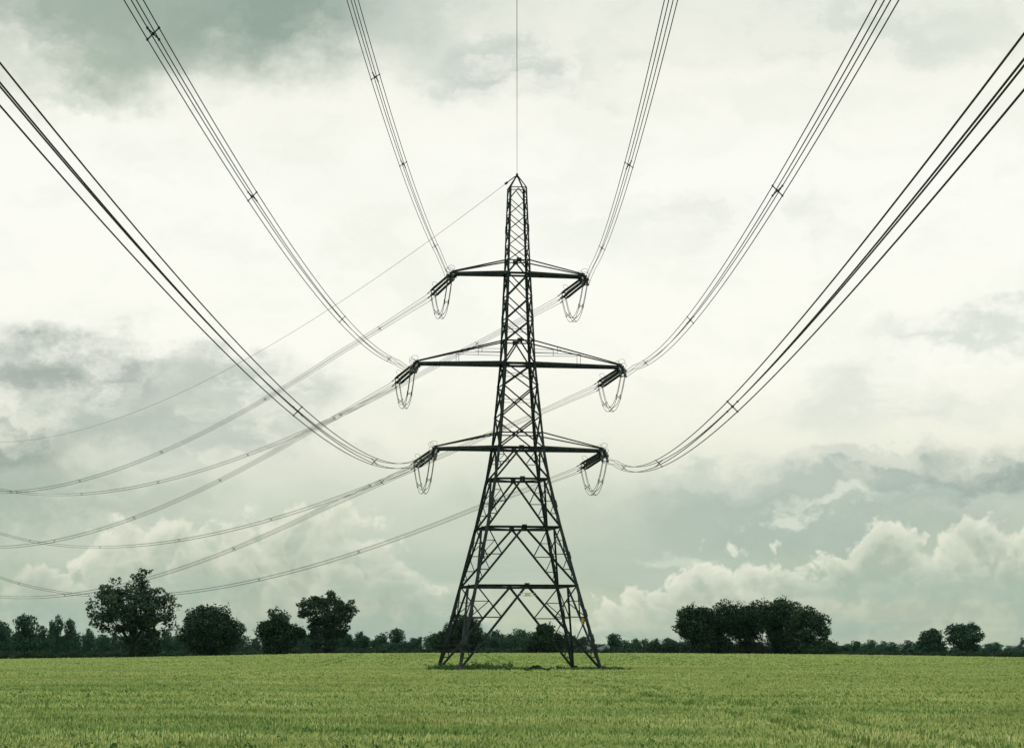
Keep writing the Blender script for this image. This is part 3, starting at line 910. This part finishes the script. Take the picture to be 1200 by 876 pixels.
HERO = [
    # px, top row, width px, Y, label, lobes, kwargs
    (155, 669, 97, 552, 'tallest tree at the left, broad open crown on a bare trunk',
     [(.1, .88, .13, .11), (0, .56, .46, .30), (0, .56, .48, .27), (-.02, .66, .36, .24), (.22, .40, .24, .17), (-.22, .40, .24, .17), (.16, .2, .16, .16)],
     dict(n_clump=250, clump_r=(.04, .07), leaves=56, leaf=.42, mat=M_LEAF, trunk_r=.5)),
    (248, 710, 70, 553, 'dense rounded dark tree standing right of the tallest left tree',
     [(0, .52, .48, .46), (0, .50, .48, .46), (0, .22, .40, .22)],
     dict(n_clump=90, clump_r=(.09, .15), leaves=190, leaf=.36, mat=M_LEAF_DARK, trunk_r=.35)),
    (329, 714, 54, 556, 'pointed dense dark tree leaning to the right beside an airy taller one',
     [(-.05, .56, .40, .42), (-.05, .5, .42, .42), (0, .24, .38, .24), (.34, .46, .15, .14)],
     dict(n_clump=80, clump_r=(.09, .15), leaves=170, leaf=.34, mat=M_LEAF_DARK, trunk_r=.3)),
    (383, 694, 64, 558, 'tall tree with ragged airy top and dense ivy-dark lower half',
     [(0, .66, .48, .28), (.02, .68, .47, .30), (.04, .44, .38, .22), (.02, .22, .34, .24)],
     dict(n_clump=170, clump_r=(.05, .09), leaves=80, leaf=.36, mat=M_LEAF_DARK, trunk_r=.4)),
    (535, 721, 58, 560, 'dark flat-topped tree behind the left legs of the pylon',
     [(.1, .62, .38, .36), (.1, .55, .38, .36), (-.25, .36, .25, .30), (.1, .24, .38, .24)],
     dict(n_clump=80, clump_r=(.1, .16), leaves=170, leaf=.36, mat=M_LEAF_DARK, trunk_r=.35)),
    (641, 731, 52, 560, 'spiky dark tree behind the right legs of the pylon',
     [(-.02, .74, .22, .24), (0, .4, .4, .32), (.22, .4, .28, .3), (-.3, .28, .2, .26)],
     dict(n_clump=75, clump_r=(.08, .14), leaves=150, leaf=.36, mat=M_LEAF_DARK, trunk_r=.3)),
    (816, 710, 46, 556, 'leftmost tree of the dark grove at the right',
     [(0, .58, .48, .40), (0, .55, .48, .40), (.1, .22, .36, .22)],
     dict(n_clump=75, clump_r=(.10, .16), leaves=150, leaf=.36, mat=M_LEAF_DARK, trunk_r=.4)),
    (844, 705, 56, 560, 'broad domed tree second from the left in the dark grove',
     [(0, .62, .48, .36), (0, .54, .48, .38), (-.05, .24, .36, .24)],
     dict(n_clump=80, clump_r=(.10, .16), leaves=140, leaf=.36, mat=M_LEAF_DARK, trunk_r=.5)),
    (877, 708, 56, 564, 'lower middle tree of the dark grove on a thick trunk',
     [(0, .60, .48, .38), (0, .50, .48, .42), (0, .25, .40, .25)],
     dict(n_clump=76, clump_r=(.11, .17), leaves=130, leaf=.36, mat=M_LEAF_DARK, trunk_r=.65)),
    (908, 702, 62, 560, 'tallest flat-crowned tree of the dark grove with gaps of sky beneath',
     [(0, .64, .48, .34), (0, .56, .48, .36), (.1, .25, .32, .22)],
     dict(n_clump=100, clump_r=(.09, .15), leaves=140, leaf=.36, mat=M_LEAF_DARK, trunk_r=.65)),
    (946, 711, 54, 556, 'rightmost tree of the dark grove with foliage down to the field',
     [(-.04, .60, .44, .38), (.02, .52, .46, .38), (.02, .2, .46, .2)],
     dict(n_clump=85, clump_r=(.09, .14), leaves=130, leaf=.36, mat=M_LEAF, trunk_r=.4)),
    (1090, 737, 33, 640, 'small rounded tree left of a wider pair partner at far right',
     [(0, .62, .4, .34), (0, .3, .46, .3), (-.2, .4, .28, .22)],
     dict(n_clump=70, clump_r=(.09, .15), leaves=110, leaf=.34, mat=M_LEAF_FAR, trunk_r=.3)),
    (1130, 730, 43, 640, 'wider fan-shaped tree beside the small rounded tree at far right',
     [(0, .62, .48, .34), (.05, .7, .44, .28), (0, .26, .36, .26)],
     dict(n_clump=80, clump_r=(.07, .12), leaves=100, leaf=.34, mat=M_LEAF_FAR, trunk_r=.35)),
]
for q, (px, ty, wpx, Y, label, lobes, kw) in enumerate(HERO):
    x = at(px, Y); bz = ground_z(x, Y)
    H = px_tree(px, ty, Y, bz); W = wpx * Y / F_PX
    grp = 'trees of the dark grove' if 6 <= q <= 10 else 'trees along the field edge'
    place_tree('tree', tree_meshes(100 + q, H, W, lobes, **kw), x, Y, bz, label, 'tree', grp)

# hedgerow stock shared by the distant trees
def stock(seed, H, W, lobes, **kw): return (tree_meshes(seed, H, W, lobes, **kw), H, W)
far = [
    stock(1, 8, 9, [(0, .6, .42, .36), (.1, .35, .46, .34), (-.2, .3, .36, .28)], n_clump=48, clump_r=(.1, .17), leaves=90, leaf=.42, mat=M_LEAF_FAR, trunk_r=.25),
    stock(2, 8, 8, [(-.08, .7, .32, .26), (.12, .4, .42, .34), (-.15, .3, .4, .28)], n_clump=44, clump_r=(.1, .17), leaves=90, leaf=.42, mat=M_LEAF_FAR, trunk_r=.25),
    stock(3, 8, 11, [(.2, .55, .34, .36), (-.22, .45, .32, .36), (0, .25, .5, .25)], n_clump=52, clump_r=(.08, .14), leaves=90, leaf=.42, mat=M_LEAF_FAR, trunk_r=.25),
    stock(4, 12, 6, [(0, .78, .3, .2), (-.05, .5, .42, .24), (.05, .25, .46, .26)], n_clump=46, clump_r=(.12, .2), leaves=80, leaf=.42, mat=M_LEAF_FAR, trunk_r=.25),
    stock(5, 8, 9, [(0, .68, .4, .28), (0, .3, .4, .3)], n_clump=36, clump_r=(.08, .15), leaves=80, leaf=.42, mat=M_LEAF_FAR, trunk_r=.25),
]
hedge_mesh = tree_meshes(21, 2.6, 14, [(-.35, .45, .16, .5), (-.12, .45, .17, .45), (.12, .45, .17, .5), (.35, .45, .16, .45)], n_clump=70, clump_r=(.05, .075), leaves=60, leaf=.32, mat=M_LEAF_DARK, trunk_r=.08)

DISTINCT = [   # countable trees that rise out of the distant line: px, top row, width px, Y, stock, label
    (2, 728, 26, 640, 1, 'tree at the far left edge cut by the frame'),
    (31, 720, 38, 650, 1, 'dark ragged tree rising near the left edge'),
    (46, 733, 28, 655, 0, 'low round tree leaning against the ragged one near the left edge'),
    (67, 721, 20, 700, 4, 'slender left twin of the two narrow trees left of the tallest tree'),
    (82, 725, 19, 700, 1, 'slender right twin of the two narrow trees left of the tallest tree'),
    (170, 733, 40, 575, 4, 'low dark tree just behind the trunk of the tallest left tree'),
    (416, 740, 26, 720, 2, 'small tree just right of the airy tall tree'),
    (447, 742, 18, 760, 0, 'small domed tree in the gap left of the pylon'),
    (465, 736, 27, 760, 1, 'round-headed distant tree left of the pylon'),
    (575, 738, 26, 760, 2, 'distant tree seen between the pylon legs, left one'),
    (605, 737, 30, 780, 0, 'distant broad tree seen between the pylon legs, right one'),
    (618, 744, 20, 700, 4, 'low round bushy tree in front between the pylon legs'),
    (720, 742, 24, 700, 1, 'domed tree just right of the pylon foot'),
    (764, 748, 20, 720, 2, 'low tree midway between the pylon and the grove'),
    (1016, 752, 22, 820, 2, 'low distant tree to the right of the grove'),
    (1034, 751, 18, 830, 0, 'small dark distant tree left of the far right pair'),
    (1166, 752, 20, 800, 4, 'lopsided small tree right of the far right pair'),
    (1181, 756, 16, 820, 0, 'small round distant tree near the right edge'),
    (1197, 747, 11, 800, 3, 'narrow spire-shaped tree at the right edge'),
]
for px, ty, wpx, Y, si, label in DISTINCT:
    (meshes, H0, W0) = far[si]
    x = at(px, Y); bz = ground_z(x, Y)
    H = px_tree(px, ty, Y, bz); W = wpx * Y / F_PX
    place_tree('tree', meshes, x, Y, bz, label, 'tree', 'distant trees', (W / W0, W / W0, H / H0), (px * 7 % 6 - 3) * .2)

rnd = random.Random(5)
TOPS = [(-120, 738), (0, 738), (50, 742), (100, 739), (150, 743), (215, 741), (300, 744), (345, 742), (400, 742), (440, 748), (490, 747), (515, 746), (560, 742), (600, 741), (660, 744), (700, 753), (745, 751), (790, 752), (860, 754), (980, 755), (1040, 753), (1080, 754), (1150, 757), (1210, 759), (1320, 756)]
px = -110
while px < 1320:
    for row, (Y, dt) in enumerate(((740, 0.0), (860, -1.5))):
        (meshes, H0, W0) = far[rnd.choice((0, 1, 2, 4, 0))]
        Yj = Y + rnd.uniform(-25, 25); x = at(px + rnd.uniform(-6, 6), Yj); bz = ground_z(x, Yj)
        ty = float(np.interp(px, [a for a, _ in TOPS], [b for _, b in TOPS])) + dt + 1.6 + rnd.choice((rnd.uniform(-1, 3), rnd.uniform(0, 4), rnd.uniform(-5, -2)))
        if 684 < px < 712 and row == 0: ty += 6
        H = px_tree(px, ty, Yj, bz); W = rnd.uniform(17, 27) * Yj / F_PX
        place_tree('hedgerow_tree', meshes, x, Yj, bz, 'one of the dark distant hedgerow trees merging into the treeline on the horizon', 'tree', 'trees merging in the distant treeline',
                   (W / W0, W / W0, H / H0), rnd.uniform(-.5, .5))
    px += 12.5

# clipped dark hedge lengths along the far edge of the field
def hedge(px, Y, wpx, top_y, lift=0.0):
    x = at(px, Y); bz = ground_z(x, Y) + lift
    W = wpx * Y / F_PX; H = px_tree(px, top_y, Y, bz)
    place_tree('hedge', (hedge_mesh[0], None), x, Y, bz, 'length of low dark hedge along the far edge of the field', 'hedge', 'hedge lengths along the field edge', (W / 14, 1.0, H / 2.6))
px = -40
while px < 1260:
    if px < 305: hedge(px, 592, 66, 761.5)
    elif 780 < px < 985: hedge(px, 576, 66, 749.5)
    else: hedge(px, 600, 66, 758 if px < 1000 else 762)
    px += 52

# ------------------------------------------------------------------ barn behind the right foot
Yb = 690; xb = at(700, Yb); zb = ground_z(xb, Yb)
barn = empty('barn', (xb, Yb, zb), math.radians(8)); tag(barn, 'low grey barn roof showing behind the right foot of the pylon', 'barn')
w_, d_, h1, h2 = 2.6, 4.0, 2.5, 3.9
mb = MB(); mb.add([(-w_, -d_, -.3), (w_, -d_, -.3), (w_, d_, -.3), (-w_, d_, -.3), (-w_, -d_, h1), (w_, -d_, h1), (w_, d_, h1), (-w_, d_, h1), (-w_, 0, h2 - .1), (w_, 0, h2 - .1)],
                 [(0, 1, 5, 4), (2, 3, 7, 6), (1, 2, 6, 9, 5), (3, 0, 4, 8, 7), (0, 3, 2, 1), (4, 5, 9, 8), (6, 7, 8, 9)]); mb.build('wall', M_BARN_W, barn)
mb = MB()
for s in (-1, 1):
    mb.add([(-w_ - .3, s * (d_ + .4), h1 - .06), (w_ + .3, s * (d_ + .4), h1 - .06), (w_ + .3, 0, h2), (-w_ - .3, 0, h2), (-w_ - .3, s * (d_ + .4), h1 + .09), (w_ + .3, s * (d_ + .4), h1 + .09), (w_ + .3, 0, h2 + .15), (-w_ - .3, 0, h2 + .15)],
           [(0, 1, 2, 3), (7, 6, 5, 4), (0, 4, 5, 1), (1, 5, 6, 2), (3, 2, 6, 7), (0, 3, 7, 4)])
mb.build('roof', M_BARN_R, barn)

# ------------------------------------------------------------------ weeds round the pylon, bush, wild plants in the crop
def fn_weed(g, b):
    geo = g.n.new('ShaderNodeNewGeometry')
    g._in(b.inputs['Base Color'], g.mix(geo.outputs['Random Per Island'], (0.022, 0.060, 0.018, 1), (0.055, 0.12, 0.03, 1)))
    b.inputs['Roughness'].default_value = .7; b.inputs['Specular IOR Level'].default_value = .1
M_WEED = material('weed_leaves', fn_weed)
rs = np.random.RandomState(3)
cs, rr_ = [], []
def wz(x, y): return crop_top(x, y)
for q in range(900):
    px_ = rs.choice([rs.uniform(500, 600), rs.uniform(655, 730), rs.uniform(560, 740), rs.normal(562, 18)])
    y = rs.uniform(264, 279) if rs.rand() < .8 else rs.uniform(259, 262); x = at(px_, y); h = abs(rs.normal(.0, .26 if px_ < 600 else .12)) + (.10 if px_ < 600 else .04)
    cs.append((x, y, wz(x, y) - .15 + h * rs.uniform(0, 1))); rr_.append(rs.uniform(.12, .3))
o = bpy.data.objects.new('weeds', crown_mesh('weeds', leaf_cloud(rs, np.array(cs), np.array(rr_), np.full(len(cs), 26), .15, 1.1), M_WEED)); COL.objects.link(o)
tag(o, 'dark green weeds growing up between the feet of the pylon', 'weeds', kind='stuff')
cs = np.array([(at(628 + dx, 262), 262 + rs.uniform(-.3, .3), wz(0, 262) + .0 + dz) for dx, dz in ((-6, 0), (-3, .12), (0, .2), (3, .15), (6, 0), (-8, -.1), (9, -.1))])
o = bpy.data.objects.new('bush', crown_mesh('bush', leaf_cloud(rs, cs - np.array([at(628, 262), 262, -CROP_H]), np.full(7, .3), np.full(7, 170), .13, .8), M_LEAF_DARK)); COL.objects.link(o)
o.location = (at(628, 262), 262, -CROP_H)
tag(o, 'small dark bush in the wheat midway between the pylon feet', 'bush')
cs, rr_ = [], []
for q in range(46):     # patches of darker broad-leaved plants among the wheat
    y = 44 + 150 * rs.uniform(0, 1) ** 1.5; px_ = rs.uniform(-60, 1260); x0_ = at(px_, y); ln = rs.uniform(.3, 1.6)
    for k in range(rs.randint(3, 9)):
        xx = x0_ + rs.normal(0, ln); yy = y + rs.normal(0, .25)
        cs.append((xx, yy, wz(xx, yy) - .12 + rs.uniform(-.04, .06))); rr_.append(rs.uniform(.05, .14))
o = bpy.data.objects.new('wild_plants', crown_mesh('wild_plants', leaf_cloud(rs, np.array(cs), np.array(rr_), np.full(len(cs), 30), .06, 1.3), M_WEED)); COL.objects.link(o)
tag(o, 'scattered darker weeds poking through the ripening wheat', 'weeds', kind='stuff')

# ------------------------------------------------------------------ thin haze
mh = bpy.data.materials.new('haze'); mh.use_nodes = True
t = mh.node_tree; t.nodes.clear()
pv = t.nodes.new('ShaderNodeVolumePrincipled'); pv.inputs['Color'].default_value = (0.22, 0.38, 0.40, 1); pv.inputs['Density'].default_value = 0.000022
pv.inputs['Anisotropy'].default_value = 0.2
ou = t.nodes.new('ShaderNodeOutputMaterial'); t.links.new(pv.outputs[0], ou.inputs['Volume'])
X1, Y0_, Y1, Zb, Zt = 9100, -700, 9100, -2.0, 60.0
hz = mesh_obj('haze', [(-X1, Y0_, Zb), (X1, Y0_, Zb), (X1, Y1, Zb), (-X1, Y1, Zb), (-X1, Y0_, Zt), (X1, Y0_, Zt), (X1, Y1, Zt), (-X1, Y1, Zt)],
              [(3, 2, 1, 0), (4, 5, 6, 7), (0, 1, 5, 4), (1, 2, 6, 5), (2, 3, 7, 6), (3, 0, 4, 7)], mh)
tag(hz, kind='stuff', category='haze', label='thin pale haze in the air over the whole field')
